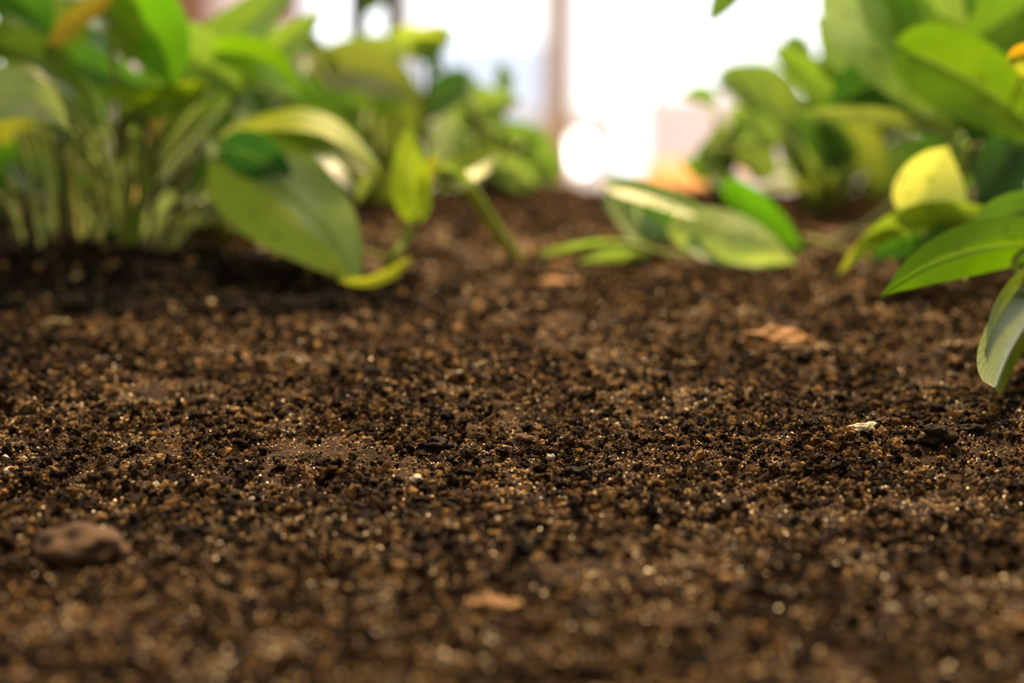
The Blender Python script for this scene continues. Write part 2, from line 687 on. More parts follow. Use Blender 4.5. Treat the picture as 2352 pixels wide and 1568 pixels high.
# ------------------------------------------------------------------ the hall behind
M_WALL = simple_mat('pale_wall', (0.78, 0.72, 0.68), 0.8, 0.2, 3, (0.84, 0.78, 0.74))
M_PINK = simple_mat('pink_plaster', (0.95, 0.80, 0.80), 0.8, 0.2, 3, (0.97, 0.84, 0.84))
M_FLOOR = simple_mat('hall_floor', (0.55, 0.42, 0.34), 0.35, 0.5, 4, (0.62, 0.48, 0.38))
M_PANE = emit_mat('daylit_pane', (0.96, 0.98, 1.0), 2.1)
M_PANE_B = emit_mat('daylit_pane_bluish', (0.80, 0.86, 1.0), 1.15)
M_FRAME = simple_mat('window_frame_paint', (0.80, 0.80, 0.84), 0.5, 0.4)
M_WOOD = simple_mat('brown_post_wood', (0.20, 0.09, 0.045), 0.55, 0.4, 14, (0.30, 0.15, 0.08), 0.2, (4, 4, 0.6))
M_TRUNK = simple_mat('tan_trunk', (0.30, 0.18, 0.10), 0.7, 0.3, 30, (0.38, 0.25, 0.14), 0.3, (2, 2, 0.5))
M_PLANTER = simple_mat('planter_timber', (0.10, 0.055, 0.03), 0.6, 0.3, 12, (0.17, 0.09, 0.05), 0.3, (0.6, 6, 6))
M_TERRA = simple_mat('terracotta', (0.80, 0.36, 0.10), 0.6, 0.3, 20, (0.86, 0.42, 0.14), 0.2)
M_LAMP = emit_mat('round_lamp_glow', (1.0, 0.98, 0.95), 9)

FZ = -0.75
fl = box('floor', -4.5, 4.5, -1.5, 6.0, FZ - 0.05, FZ, M_FLOOR)
tag(fl, kind='structure')
YW = 3.60


def xw(px, d=3600):
    return (px - W / 2) / F * d * MM


def zw(py, d=3600):
    return P(1176, py, d).z


# back wall: piers and apron around openings (openings hold the lit panes)
SILL = zw(262)
openings = [(-4.0, xw(130), 'a'), (xw(690), xw(1262), 'b'), (xw(1300), 4.0, 'c')]
wall = empty('wall_back', (0, YW, FZ))
tag(wall, kind='structure')
for i, (x0, x1) in enumerate([(xw(130), xw(690)), (xw(1262), xw(1300))]):
    box('pier', x0, x1, -0.02, 0.06, SILL - FZ, 2.6, M_WALL if i else M_PINK, wall)
box('apron', -4.5, xw(1400), -0.02, 0.06, 0, SILL - FZ, M_WALL, wall)
box('apron', xw(1495), xw(1900), -0.02, 0.06, 0, SILL - FZ + 0.03, M_PINK, wall)
box('apron', xw(1900), 4.5, -0.02, 0.06, 0, SILL - FZ, M_WALL, wall)
box('lintel', -4.5, 4.5, -0.02, 0.06, 2.6, 2.9, M_WALL, wall)
for k, (x0, x1, z0, mat) in enumerate([(-4.0, xw(130), SILL, M_PANE), (xw(690), xw(925), SILL, M_PANE), (xw(935), xw(1262), SILL, M_PANE),
                                       (xw(1300), xw(1400), SILL, M_PANE), (xw(1400), xw(1495), FZ + 0.26, M_PANE), (xw(1495), 4.0, SILL + 0.03, M_PANE)]):
    wnd = empty(f'window_{k + 1}', (x0, YW + 0.02, z0))
    tag(wnd, kind='structure')
    wd = x1 - x0
    ht = FZ + 2.6 - z0
    if k == 2:
        lowh = zw(95) - z0
        box('pane', 0, wd, 0, 0.006, lowh, ht, mat, wnd)
        box('pane', 0, wd, 0, 0.006, 0, lowh, M_PANE_B, wnd)
    else:
        box('pane', 0, wd, 0, 0.006, 0, ht, mat, wnd)
    for (a, b_, c, d_) in ((0, 0.012, 0, ht), (wd - 0.012, wd, 0, ht)):
        box('window_frame', a, b_, -0.03, 0.0, c, d_, M_FRAME, wnd)
for side, x in (('left', -4.5), ('right', 4.4)):
    w_ = box(f'wall_{side}', x, x + 0.1, -1.5, YW + 0.06, FZ, 2.15, M_WALL)
    tag(w_, kind='structure')

# posts, slender trunk, pot and round lamp
pst = box('wooden_post', xw(395, 3200), xw(492, 3200), 3.15, 3.22, FZ, 1.8, M_WOOD, bev=0.006)
tag(pst, 'broad brown wooden post seen between the upper left leaves', 'post')
pst = box('wooden_post', xw(655, 3200), xw(702, 3200), 3.17, 3.22, FZ, 1.8, M_WOOD, bev=0.005)
tag(pst, 'narrow brown wooden post beside the blue-white window gap', 'post')
tr = empty('slender_tree', (xw(1275, 2700), 2.7, FZ))
tag(tr, 'slender tan trunk standing before the white windows', 'tree')
v, f = tube_mesh([(Vector((0.0, 0, 0)), 0.055), (Vector((-0.006, 0, 0.30)), 0.045), (Vector((-0.004, 0, 0.42)), 0.032), (Vector((0.0, 0, 0.52)), 0.025), (Vector((0.008, 0, 0.66)), 0.014),
                  (Vector((0.02, 0, 1.6)), 0.008)], 10)
link_mesh('trunk', v, f, M_TRUNK, tr)
for k in range(9):
    a = k * 2.3
    c0 = Vector((0.02, 0, 1.25 + 0.04 * k))
    tipv = c0 + Vector((0.16 * math.cos(a), 0.16 * math.sin(a), 0.12))
    sd = Vector((-math.sin(a), math.cos(a), 0)) * 0.03
    m_ = (c0 + tipv) / 2 + Vector((0, 0, 0.03))
    lf = link_mesh('leaf', [c0, m_ + sd, tipv, m_ - sd], [(0, 1, 2, 3)], M_LEAF, tr, uvs=[(0.5, 0), (1, .5), (0.5, 1), (0, .5)])
    lf.color = (*GREEN, 0.1)
pot = empty('terracotta_pot', (xw(1575, 2000), 1.95, FZ))
tag(pot, 'orange terracotta pot behind the far edge of the soil', 'pot')


def lathe(profile, seg=28):
    vs, fs = [], []
    for r, z in profile:
        for k in range(seg):
            a = 2 * math.pi * k / seg
            vs.append(Vector((r * math.cos(a), r * math.sin(a), z)))
    for i in range(len(profile) - 1):
        for k in range(seg):
            k2 = (k + 1) % seg
            fs.append((i * seg + k, i * seg + k2, (i + 1) * seg + k2, (i + 1) * seg + k))
    return vs, fs


ptz = P(1570, 372, 2000).z - FZ
v, f = lathe([(0.0, 0), (0.028, 0), (0.036, ptz - 0.03), (0.041, ptz - 0.03), (0.043, ptz), (0.037, ptz), (0.034, ptz - 0.02), (0.0, ptz - 0.02)])
link_mesh('body', v, f, M_TERRA, pot)
lmp = empty('round_lamp', (xw(1322, 3000), 2.93, FZ))
tag(lmp, 'glowing round white lamp low in front of the apron wall', 'lamp')
lz = P(1322, 340, 3000).z - FZ
v, f = rocky(0.020, 3, 0.0, 3)
gl = link_mesh('globe', [q + Vector((0, 0, lz)) for q in v], f, M_LAMP, lmp)
v, f = tube_mesh([(Vector((0, 0, 0)), 0.006), (Vector((0, 0, lz - 0.018)), 0.005)])
link_mesh('pole', v, f, M_FRAME, lmp)
v, f = lathe([(0, 0), (0.05, 0), (0.05, 0.008), (0.01, 0.014), (0, 0.014)])
link_mesh('base', v, f, M_FRAME, lmp)

# ------------------------------------------------------------------ planter and soil
pl = empty('raised_planter', (0, 0.5, FZ))
tag(pl, 'long dark timber planter box holding the soil bed', 'planter')
for nm, (x0, x1, y0, y1) in (('side_panel', (-0.47, -0.45, -0.46, 0.455)), ('side_panel', (0.45, 0.47, -0.46, 0.455)),
                             ('side_panel', (-0.47, 0.47, 0.455, 0.475)), ('side_panel', (-0.47, 0.47, -0.48, -0.46))):
    for k in range(5):
        box('plank', x0, x1, y0, y1, 0.005 + k * 0.142, 0.005 + k * 0.142 + 0.138, M_PLANTER, pl, bev=0.003)

# soil surface grid, finer where the lens is sharp
ys = [42.0]
while ys[-1] < 952:
    y = ys[-1]
    st = 0.62 + 1.6 * min(1, abs(y - 500) / 380) if y > 320 else 1.9
    ys.append(y + st)
ys = np.array(ys)
tt = np.linspace(-1, 1, 560)
ts = (np.arange(1, 56) / 55.0)
GX = []
for y in ys:
    half = 46 + 0.238 * y
    side_x = half + (449 - half) * ts ** 1.1
    GX.append(np.concatenate([-side_x[::-1], tt * half, side_x]))
GX = np.array(GX)
nx = GX.shape[1]
GY = np.repeat(ys[:, None], nx, 1)
GZ = height(GX, GY)
co = np.stack([GX, GY, GZ], -1).reshape(-1, 3) * MM
ny = len(ys)
idx = np.arange(ny * nx).reshape(ny, nx)
quads = np.stack([idx[:-1, :-1], idx[:-1, 1:], idx[1:, 1:], idx[1:, :-1]], -1).reshape(-1, 4)
me = bpy.data.meshes.new('soil_bed')
me.vertices.add(len(co))
me.vertices.foreach_set('co', co.astype(np.float32).ravel())
me.loops.add(quads.size)
me.loops.foreach_set('vertex_index', quads.astype(np.int32).ravel())
me.polygons.add(len(quads))
me.polygons.foreach_set('loop_start', np.arange(0, quads.size, 4, dtype=np.int32))
me.update(calc_edges=True)
me.materials.append(M_SOIL)
soil = bpy.data.objects.new('ground', me)
C.objects.link(soil)
tag(soil, 'bed of dark brown crumbly potting soil', kind='structure')


# grains as stuff, instanced on points
def grain_cloud(name, pts, scales, rots, mat, rough, sub, label, variants=4, seed=0):
    me = bpy.data.meshes.new(name)
    me.vertices.add(len(pts))
    me.vertices.foreach_set('co', (pts * MM).astype(np.float32).ravel())
    for nm, arr in (('grain_scale', scales * MM), ('grain_rot', rots)):
        a = me.attributes.new(nm, 'FLOAT_VECTOR', 'POINT')
        a.data.foreach_set('vector', arr.astype(np.float32).ravel())
    me.materials.append(mat)
    ob = bpy.data.objects.new(name, me)
    C.objects.link(ob)
    ng = bpy.data.node_groups.new(name, 'GeometryNodeTree')
    ng.interface.new_socket('Geometry', in_out='INPUT', socket_type='NodeSocketGeometry')
    ng.interface.new_socket('Geometry', in_out='OUTPUT', socket_type='NodeSocketGeometry')
    n = ng.nodes
    L = ng.links.new
    gi = n.new('NodeGroupInput')
    go = n.new('NodeGroupOutput')
    jn = n.new('GeometryNodeJoinGeometry')
    for k in range(variants):
        ico = n.new('GeometryNodeMeshIcoSphere')
        ico.inputs['Radius'].default_value = 1.0
        ico.inputs['Subdivisions'].default_value = sub
        pos = n.new('GeometryNodeInputPosition')
        nz = n.new('ShaderNodeTexNoise')
        nz.noise_dimensions = '4D'
        nz.inputs['W'].default_value = seed + 5.3 * k
        nz.inputs['Scale'].default_value = 1.5
        nz.inputs['Detail'].default_value = 4
        L(pos.outputs[0], nz.inputs['Vector'])
        mr = n.new('ShaderNodeMapRange')
        mr.inputs['From Min'].default_value = 0.25
        mr.inputs['From Max'].default_value = 0.75
        mr.inputs['To Min'].default_value = 1 - rough
        mr.inputs['To Max'].default_value = 1 + rough
        L(nz.outputs['Fac'], mr.inputs['Value'])
        vm = n.new('ShaderNodeVectorMath')
        vm.operation = 'SCALE'
        L(pos.outputs[0], vm.inputs[0])
        L(mr.outputs[0], vm.inputs['Scale'])
        sp = n.new('GeometryNodeSetPosition')
        L(ico.outputs['Mesh'], sp.inputs['Geometry'])
        L(vm.outputs[0], sp.inputs['Position'])
        sm = n.new('GeometryNodeSetMaterial')
        sm.inputs['Material'].default_value = mat
        L(sp.outputs[0], sm.inputs['Geometry'])
        g2i = n.new('GeometryNodeGeometryToInstance')
        L(sm.outputs[0], g2i.inputs[0])
        L(g2i.outputs[0], jn.inputs[0])
    iop = n.new('GeometryNodeInstanceOnPoints')
    L(gi.outputs[0], iop.inputs['Points'])
    L(jn.outputs[0], iop.inputs['Instance'])
    iop.inputs['Pick Instance'].default_value = True
    rv = n.new('FunctionNodeRandomValue')
    rv.data_type = 'INT'
    rv.inputs['Min'].default_value = 0
    for i_ in rv.inputs:
        if i_.name == 'Max' and i_.type == 'INT':
            i_.default_value = variants - 1
    L([o_ for o_ in rv.outputs if o_.type == 'INT'][0], iop.inputs['Instance Index'])
    for nm, sock in (('grain_scale', 'Scale'), ('grain_rot', 'Rotation')):
        at = n.new('GeometryNodeInputNamedAttribute')
        at.data_type = 'FLOAT_VECTOR'
        at.inputs['Name'].default_value = nm
        src = [o_ for o_ in at.outputs if o_.type == 'VECTOR'][0]
        if sock == 'Rotation':
            er = n.new('FunctionNodeEulerToRotation')
            L(src, er.inputs[0])
            src = er.outputs[0]
        L(src, iop.inputs[sock])
    L(iop.outputs[0], go.inputs[0])
    md = ob.modifiers.new('scatter', 'NODES')
    md.node_group = ng
    tag(ob, label, 'soil', None, 'stuff')
    return ob


def scatter(n, y0, y1, s0, s1, power, clump=None, sink=0.35, seed=0, margin=1.06, grow=0.0):
    """points spread over the visible wedge of the bed (uniform per area); grow: larger far from focus"""
    r = np.random.default_rng(seed)
    xs, yy = [], []
    got = 0
    while got < n:
        y = r.uniform(y0, y1, n * 3)
        half_max = min(446, (40 + 0.235 * y1) * margin)
        x = r.uniform(-half_max, half_max, n * 3)   # wider than the lens sees
        ok = np.abs(x) < (40 + 0.235 * y) * margin
        if clump:
            sc, th, sd = clump
            d = vnoise(x / sc, y / sc, sd) + 0.5 * vnoise(x / (sc * 0.35), y / (sc * 0.35), sd + 1)
            ok &= d > r.uniform(-1.0, 1.0, len(d)) * 0.6 + th
        xs.append(x[ok])
        yy.append(y[ok])
        got += int(ok.sum())
    x = np.concatenate(xs)[:n]
    y = np.concatenate(yy)[:n]
    s = s0 + (s1 - s0) * r.random(n) ** power
    s = s * (1 + grow * np.abs(y - 500) / 400)
    asp = r.uniform(0.65, 1.35, (n, 3))
    sc3 = asp * s[:, None]
    z = height(x, y) + s * (1 - sink) * 0.6
    pts = np.stack([x, y, z], -1)
    return pts, sc3, r.uniform(0, 6.28, (n, 3))


p_, s_, r_ = scatter(205000, 300, 925, 0.26, 1.25, 3.2, (13, -0.3, 21), 0.45, 31, margin=1.5, grow=0.25)
grain_cloud('soil_crumbs', p_, s_, r_, M_CRUMB, 0.75, 2, 'loose dark brown crumbs of potting soil', 5, 2)
p_, s_, r_ = scatter(220000, 315, 800, 0.12, 0.40, 2.0, (11, -0.25, 41), 0.25, 32, grow=0.7)
grain_cloud('sand_grains', p_, s_, r_, M_GRAIN, 0.35, 1, 'fine golden and brown sand grains over the soil', 4, 9)


# near-black crumbs: the left clump's shade on the mound, put into their colour
M_SHADE_CRUMB = grain_material('shade_crumb', [(0.0, (0.004, 0.003, 0.002)), (0.7, (0.016, 0.010, 0.006)), (0.93, (0.04, 0.024, 0.012)), (1.0, (0.26, 0.16, 0.07))], 0.8, 900, 0.08)
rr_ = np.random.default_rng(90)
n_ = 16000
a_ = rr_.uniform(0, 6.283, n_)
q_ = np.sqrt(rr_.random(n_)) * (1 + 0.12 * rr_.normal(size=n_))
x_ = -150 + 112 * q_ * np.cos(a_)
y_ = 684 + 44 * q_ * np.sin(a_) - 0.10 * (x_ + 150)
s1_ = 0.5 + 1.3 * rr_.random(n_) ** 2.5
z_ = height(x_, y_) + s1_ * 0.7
grain_cloud('shade_crumbs', np.stack([x_, y_, z_], -1), rr_.uniform(0.65, 1.35, (n_, 3)) * s1_[:, None], rr_.uniform(0, 6.28, (n_, 3)), M_SHADE_CRUMB, 0.7, 2,
            'dark crumbs standing in for shade round the bundled stems', 4, 5)

# ------------------------------------------------------------------ plants
def plant(label, px, py, name='pothos_plant', group=None):
    p = ground(px, py)
    e = empty(name, p)
    tag(e, label, 'plant', group)
    return e


def G(px, py, w):
    """stem foot just under the soil"""
    return (ground(px, py, -2.0), w)


def pet_to(e, *mid):
    """petiole path: optional middle points, then the plant's foot"""
    return [*mid, Vector(e.location) - Vector((0, 0, 0.002))]


# --- left clump with the bundled stems
A = plant('leafy pothos clump with bundled upright stems on the dark soil mound', 290, 590)
leaf(A, (232, -10, 735), (395, 212, 715), 215, bow=45, bowd=-6, roll=-8, fold=24, col=(0.17, 0.42, 0.01), yel=0.0, twist=20,
     label='large saturated green leaf hanging at the top', res=(24, 14))
leaf(A, (228, 0, 722), (292, 152, 708), 120, bow=20, roll=10, fold=10, col=(0.36, 0.46, 0.05), yel=0.75, label='yellow-marbled leaf')
leaf(A, (242, -5, 712), (92, 150, 706), 62, bow=22, roll=35, fold=14, col=(0.34, 0.24, 0.05), yel=0.35, label='brownish yellow narrow leaf')
leaf(A, (-60, -50, 740), (124, 84, 740), 150, bow=20, roll=20, col=(0.10, 0.28, 0.03), yel=0)
leaf(A, (-90, 90, 715), (238, 300, 700), 95, bow=55, bowd=-4, roll=25, fold=18, col=(0.17, 0.27, 0.03), yel=0.1, label='long arching olive leaf')
leaf(A, (-80, 235, 672), (160, 302, 664), 128, bow=48, roll=10, fold=6, cup=0.1, col=(0.62, 0.72, 0.36), yel=0.2,
     label='pale greyish leaf drooping at the edge', pet=[(-110, 330, 690), (20, 480, 715), ground(40, 560, -2)], petw=14)
leaf(A, (455, 205, 720), (228, 192, 705), 74, bow=-30, roll=15, fold=14, col=(0.26, 0.36, 0.02), yel=0.25)
leaf(A, (420, 215, 716), (268, 270, 702), 60, bow=-6, roll=20, col=(0.25, 0.36, 0.02), yel=0.2)
leaf(A, (368, 105, 728), (560, 215, 730), 150, bow=14, roll=5, fold=8, col=(0.30, 0.46, 0.11), yel=0.15, label='pale green broad leaf')
leaf(A, (430, 165, 735), (690, -60, 745), 120, bow=-8, roll=12, fold=12, col=(0.30, 0.45, 0.08), yel=0.25)
leaf(A, (500, 190, 742), (746, 20, 745), 100, bow=-14, roll=10, fold=14, col=(0.34, 0.48, 0.09), yel=0.3,
     label='pale pointed leaf reaching up to the window')
leaf(A, (508, 118, 715), (692, 238, 700), 88, bow=34, roll=8, fold=10, col=(0.28, 0.54, 0.005), yel=0.0, label='bright lime green arching leaf')
leaf(A, (560, 160, 755), (440, 240, 735), 75, bow=20, roll=12, col=(0.34, 0.45, 0.08), yel=0.3)
leaf(A, (520, 160, 752), (665, 235, 750), 60, bow=18, roll=20, col=(0.34, 0.44, 0.12), yel=0.3)
leaf(A, (180, 140, 765), (340, 200, 760), 90, bow=0, roll=0, col=(0.09, 0.24, 0.04), yel=0)
leaf(A, (-10, 60, 735), (95, 130, 730), 36, bow=6, roll=20, col=(0.44, 0.55, 0.10), yel=0.5)
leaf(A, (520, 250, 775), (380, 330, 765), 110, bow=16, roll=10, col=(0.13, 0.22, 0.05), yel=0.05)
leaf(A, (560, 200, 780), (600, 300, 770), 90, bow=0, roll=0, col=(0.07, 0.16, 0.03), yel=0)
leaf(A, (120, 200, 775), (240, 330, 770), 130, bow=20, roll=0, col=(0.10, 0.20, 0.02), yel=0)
leaf(A, (340, 285, 780), (412, 318, 778), 52, bow=4, roll=0, fold=4, col=(0.95, 0.52, 0.20), yel=0.0, label='small orange leaf standing in for a blurred light behind the stems')  # orange blade paints a blurred spot of light
leaf(A, (310, 300, 800), (480, 395, 795), 120, bow=22, roll=10, col=(0.26, 0.42, 0.06), yel=0.1)
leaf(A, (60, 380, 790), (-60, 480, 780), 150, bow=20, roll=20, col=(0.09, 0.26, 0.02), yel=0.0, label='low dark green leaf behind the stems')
leaf(A, (90, 290, 800), (-50, 420, 800), 150, bow=20, roll=10, col=(0.36, 0.36, 0.06), yel=0.3)
leaf(A, (470, 400, 800), (560, 520, 770), 110, bow=20, roll=20, col=(0.12, 0.24, 0.03), yel=0.15)
leaf(A, (380, 420, 810), (430, 520, 780), 80, bow=5, roll=30, col=(0.20, 0.27, 0.06), yel=0.3)
leaf(A, (470, 325, 735), (500, 372, 733), 34, bow=0, roll=0, fold=4, cup=0.3, col=(0.78, 0.84, 0.78), yel=0.0, label='tiny whitish leaf standing in for a bright glint')  # white blade colour imitates a small spot of light
SC = [(0.22, 0.27, 0.045), (0.10, 0.085, 0.03), (0.36, 0.36, 0.09), (0.13, 0.19, 0.03), (0.16, 0.23, 0.04), (0.30, 0.36, 0.08)]
stems = [
    ([(38, 300), (68, 400), (82, 500), (98, 575)], 17, 3, 735), ([(78, 290), (100, 380), (112, 470), (120, 570)], 13, 4, 740),
    ([(132, 310), (146, 400), (152, 480), (160, 570)], 19, 1, 728), ([(110, 300), (120, 420), (130, 560)], 10, 0, 745),
    ([(170, 300), (166, 400), (172, 480), (190, 585)], 15, 2, 728), ([(192, 290), (204, 370), (222, 470), (205, 590)], 13, 0, 722),
    ([(206, 320), (196, 420), (200, 500), (182, 585)], 10, 5, 735), ([(225, 300), (240, 400), (240, 500), (228, 590)], 15, 3, 735),
    ([(238, 300), (226, 400), (232, 490), (215, 590)], 12, 5, 740), ([(330, 320), (318, 400), (322, 500), (310, 590)], 13, 4, 728),
    ([(300, 300), (300, 400), (296, 500), (300, 595)], 15, 0, 724), ([(345, 290), (352, 380), (350, 470), (335, 590)], 11, 3, 735),
    ([(262, 350), (258, 430), (270, 520), (285, 590)], 12, 2, 724), ([(285, 310), (282, 400), (283, 500), (276, 590)], 11, 4, 745),
    ([(470, 330), (430, 410), (400, 480), (345, 600)], 13, 1, 735), ([(450, 355), (415, 440), (388, 520), (350, 600)], 11, 4, 740),
    ([(500, 390), (455, 450), (425, 510), (360, 598)], 16, 0, 730), ([(525, 420), (470, 480), (430, 530), (375, 595)], 12, 3, 745),
    ([(20, 420), (40, 500), (60, 575)], 12, 4, 735), ([(405, 500), (370, 545), (350, 600)], 14, 2, 725),
    ([(250, 440), (235, 520), (208, 600)], 10, 2, 722), ([(540, 210), (525, 330), (505, 420)], 18, 1, 765), ([(515, 130), (520, 250), (512, 400)], 14, 4, 770),
]
for pts, w, ci, d in stems:
    w *= 0.85
    q = []
    for i, (x, y) in enumerate(pts[:-1]):
        q.append((x, y, d, w))
    lx, ly = pts[-1]
    gp = ground(lx, ly, -2)
    gd = (ROT.transposed() @ (gp - CAM)).z * -1000
    # let the depth run over to the foot of the stem
    q = [(x, y, d + (gd - d) * (i / len(pts)), w) for i, (x, y, d, w) in enumerate(q)]
    if ly > 500:
        q.append((gp, w))
    stem(A, [k if len(k) == 4 else k for k in q], SC[ci])
# the arched, bent stems with a greyish top
stem(A, [(268, 372, 712, 13), (266, 320, 712, 13), (275, 282, 712, 14), (303, 270, 712, 15), (330, 276, 712, 13), (352, 320, 712, 11), (359, 400, 714, 11), (352, 500, 718, 11), G(330, 596, 12)],
     (0.13, 0.13, 0.07), label='dark bent stem arching over the bundle', n=40)
stem(A, [(288, 360, 708, 12), (292, 300, 708, 12), (308, 272, 708, 12), (322, 300, 708, 10), (332, 360, 710, 11), (326, 470, 716, 11), G(318, 596, 12)],
     (0.17, 0.20, 0.06), label='second bent stem in the arch', n=36)
stem(A, [(272, 284, 705, 13), (300, 268, 704, 16), (334, 272, 705, 13)], (0.08, 0.08, 0.10), name='stem_tie', label='greyish glossy tie over the bent stems')
stem(A, [(272, 300, 704, 12), (268, 330, 705, 12), (266, 356, 706, 10)], (0.10, 0.035, 0.025), name='dry_sheath', label='dark reddish dry sheath')

# its crown leaves are unseen, added above the frame to shade the mound
def shade_crown(e, x0, x1, y0, y1, d0, d1, n, seed):
    rr = random.Random(seed)
    for k in range(n):
        x, y, d = rr.uniform(x0, x1), rr.uniform(y0, y1), rr.uniform(d0, d1)
        a = math.radians(rr.uniform(-60, 240))
        ln = rr.uniform(190, 300)
        leaf(e, (x - math.cos(a) * ln / 2, y + math.sin(a) * ln / 4, d + 18), (x + math.cos(a) * ln / 2, y - math.sin(a) * ln / 4, d - 25), ln * 0.65, bow=0.12 * ln,
             roll=rr.uniform(30, 70), fold=12, col=rr.choice([GREEN, OLIVE, (0.26, 0.40, 0.06), DEEP]), yel=rr.uniform(0, 0.3), res=(12, 8),
             pet=[(x, min(y + 60, -60), 770), (x * 0.6 + 80, 150, 835), (x * 0.4 + 140, 380, 825), ground(x * 0.4 + 140, 560, -2) + Vector((0, 0.02, -0.004))] if e is A else None, petw=7)


shade_crown(A, -200, 420, -260, -110, 620, 725, 17, 77)

# --- drooping plant right of the clump
B_ = plant('pothos with a big drooping leaf whose tip touches the soil', 600, 548)
leaf(B_, (522, 372, 702), (830, 660, 678), 248, bow=36, bowd=-8, roll=16, fold=-7, cup=-0.08, twist=14, col=(0.42, 0.62, 0.18), yel=0.2, half=1.0,
     label='big drooping leaf with yellow-green lower half', lobe=0.12, res=(30, 18), pet=[(505, 350, 715), (500, 430, 730), ground(515, 560, -2)], petw=14)
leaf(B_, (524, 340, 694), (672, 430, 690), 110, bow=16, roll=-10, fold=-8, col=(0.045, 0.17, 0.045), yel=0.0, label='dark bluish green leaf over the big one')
leaf(B_, (538, 292, 712), (884, 420, 694), 150, bow=78, bowd=-4, roll=68, fold=-8, cup=0.05, col=(0.36, 0.46, 0.015), yel=0.75, twist=-10,
     label='arching yellow-green leaf with a glossy white edge', res=(30, 12), pet=[(520, 330, 720), (515, 430, 735), ground(525, 560, -2)], petw=12)
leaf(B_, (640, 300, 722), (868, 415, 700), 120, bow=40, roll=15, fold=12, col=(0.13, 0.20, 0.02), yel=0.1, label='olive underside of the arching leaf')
leaf(B_, (720, 330, 728), (830, 470, 712), 100, bow=24, roll=20, fold=10, col=(0.15, 0.22, 0.03), yel=0.15)
leaf(B_, (860, 380, 704), (818, 468, 706), 34, bow=4, roll=30, col=(0.36, 0.42, 0.14), yel=0.3)
leaf(B_, (930, 602, 682), (770, 640, 672), 30, bow=-22, roll=25, fold=12, col=(0.50, 0.50, 0.06), yel=0.6, label='curled yellow leaf on the soil')

# --- small upright shoot
S_ = plant('small pothos shoot with an upright yellow-edged leaf and bent thick stem', 905, 600)
leaf(S_, (958, 492, 702), (940, 285, 706), 92, bow=-6, roll=14, fold=16, col=(0.48, 0.64, 0.02), yel=0.65, label='upright yellow-green leaf', res=(24, 12), wav=0.08,
     pet=[(935, 545, 700), (905, 590, 690), ground(868, 640, -1)], petw=16, petcol=(0.26, 0.36, 0.05))
leaf(S_, (1000, 365, 705), (965, 480, 702), 34, bow=10, roll=25, col=(0.70, 0.55, 0.06), yel=0.9, label='yellow leaf edge curled beside the upright leaf')
leaf(S_, (1008, 412, 708), (1158, 338, 722), 78, bow=-8, roll=20, fold=14, col=(0.38, 0.48, 0.07), yel=0.5, label='pale yellow-green leaf pointing up', wav=0.06)
leaf(S_, (1020, 395, 710), (1100, 425, 705), 56, bow=-8, roll=10, fold=10, col=(0.40, 0.52, 0.13), yel=0.2)
leaf(S_, (1012, 390, 708), (1018, 455, 706), 30, bow=0, roll=20, col=(0.36, 0.44, 0.10), yel=0.3)
stem(S_, [(1015, 390, 708, 22), (1065, 415, 712, 30), (1115, 490, 722, 30), (1155, 550, 735, 29), G(1196, 596, 27)], (0.42, 0.62, 0.08), label='thick bright green stem bending to the soil')

# --- thin tall shoot behind
T_ = plant('thin tall shoot carrying one pale leaf against the bright window', 975, 470)
leaf(T_, (960, 118, 850), (1046, 70, 850), 76, bow=6, roll=0, fold=8, col=(0.34, 0.40, 0.07), yel=0.25)
leaf(T_, (1000, 116, 850), (890, 72, 845), 80, bow=4, roll=10, fold=10, col=(0.46, 0.56, 0.13), yel=0.4)
leaf(T_, (985, 108, 846), (1018, 180, 842), 32, bow=0, roll=20, fold=10, col=(0.10, 0.24, 0.04), yel=0)
stem(T_, [(985, 115, 850, 10), (990, 200, 850, 9), (975, 320, 850, 10), G(972, 460, 10)], (0.30, 0.38, 0.12))
U_ = plant('pale low pothos with a slender sprout beside the base of the tan trunk', 1150, 418)
leaf(U_, (1165, 215, 880), (1155, 135, 885), 36, bow=-6, roll=10, fold=8, col=(0.20, 0.38, 0.05), yel=0.1)
leaf(U_, (1160, 205, 880), (1180, 165, 885), 24, bow=0, roll=10, col=(0.20, 0.38, 0.05), yel=0.1)
stem(U_, [(1165, 212, 880, 9), (1155, 300, 880, 9), G(1172, 415, 10)], (0.22, 0.34, 0.12))


# --- foliage further back
def filler(e, boxes, d0, d1, n, size, cols, seed, yel=(0, 0.3), pet=True, slant=None):
    rr = random.Random(seed)
    for k in range(n):
        x0, y0, x1, y1 = boxes[k % len(boxes)]
        x = rr.uniform(x0, x1)
        y = rr.uniform(y0, y1)
        d = rr.uniform(d0, d1)
        a = math.radians(rr.uniform(*(slant or (0, 360))))
        ln = rr.uniform(*size)
        c = rr.choice(cols)
        j = rr.uniform(0.8, 1.2)
        leaf(e, (x - math.cos(a) * ln / 2, y - math.sin(a) * ln / 2, d + rr.uniform(-12, 12)),
             (x + math.cos(a) * ln / 2, y + math.sin(a) * ln / 2, d + rr.uniform(-12, 12)), ln * rr.uniform(0.45, 0.7),
             bow=rr.uniform(0.05, 0.18) * ln, roll=rr.uniform(-30, 40), fold=rr.uniform(6, 20), col=tuple(q * j for q in c), yel=rr.uniform(*yel),
             twist=rr.uniform(-20, 20), res=(12, 8),
             pet=pet_to(e, ((x + e_px(e)[0]) / 2 + rr.uniform(-20, 20), (y + e_px(e)[1]) / 2 - 20, d)) if pet else None, petw=rr.uniform(9, 14))


def e_px(e):
    v = ROT.transposed() @ (Vector(e.location) - CAM)
    return (v.x / -v.z * F + W / 2, -v.y / -v.z * F + H / 2)


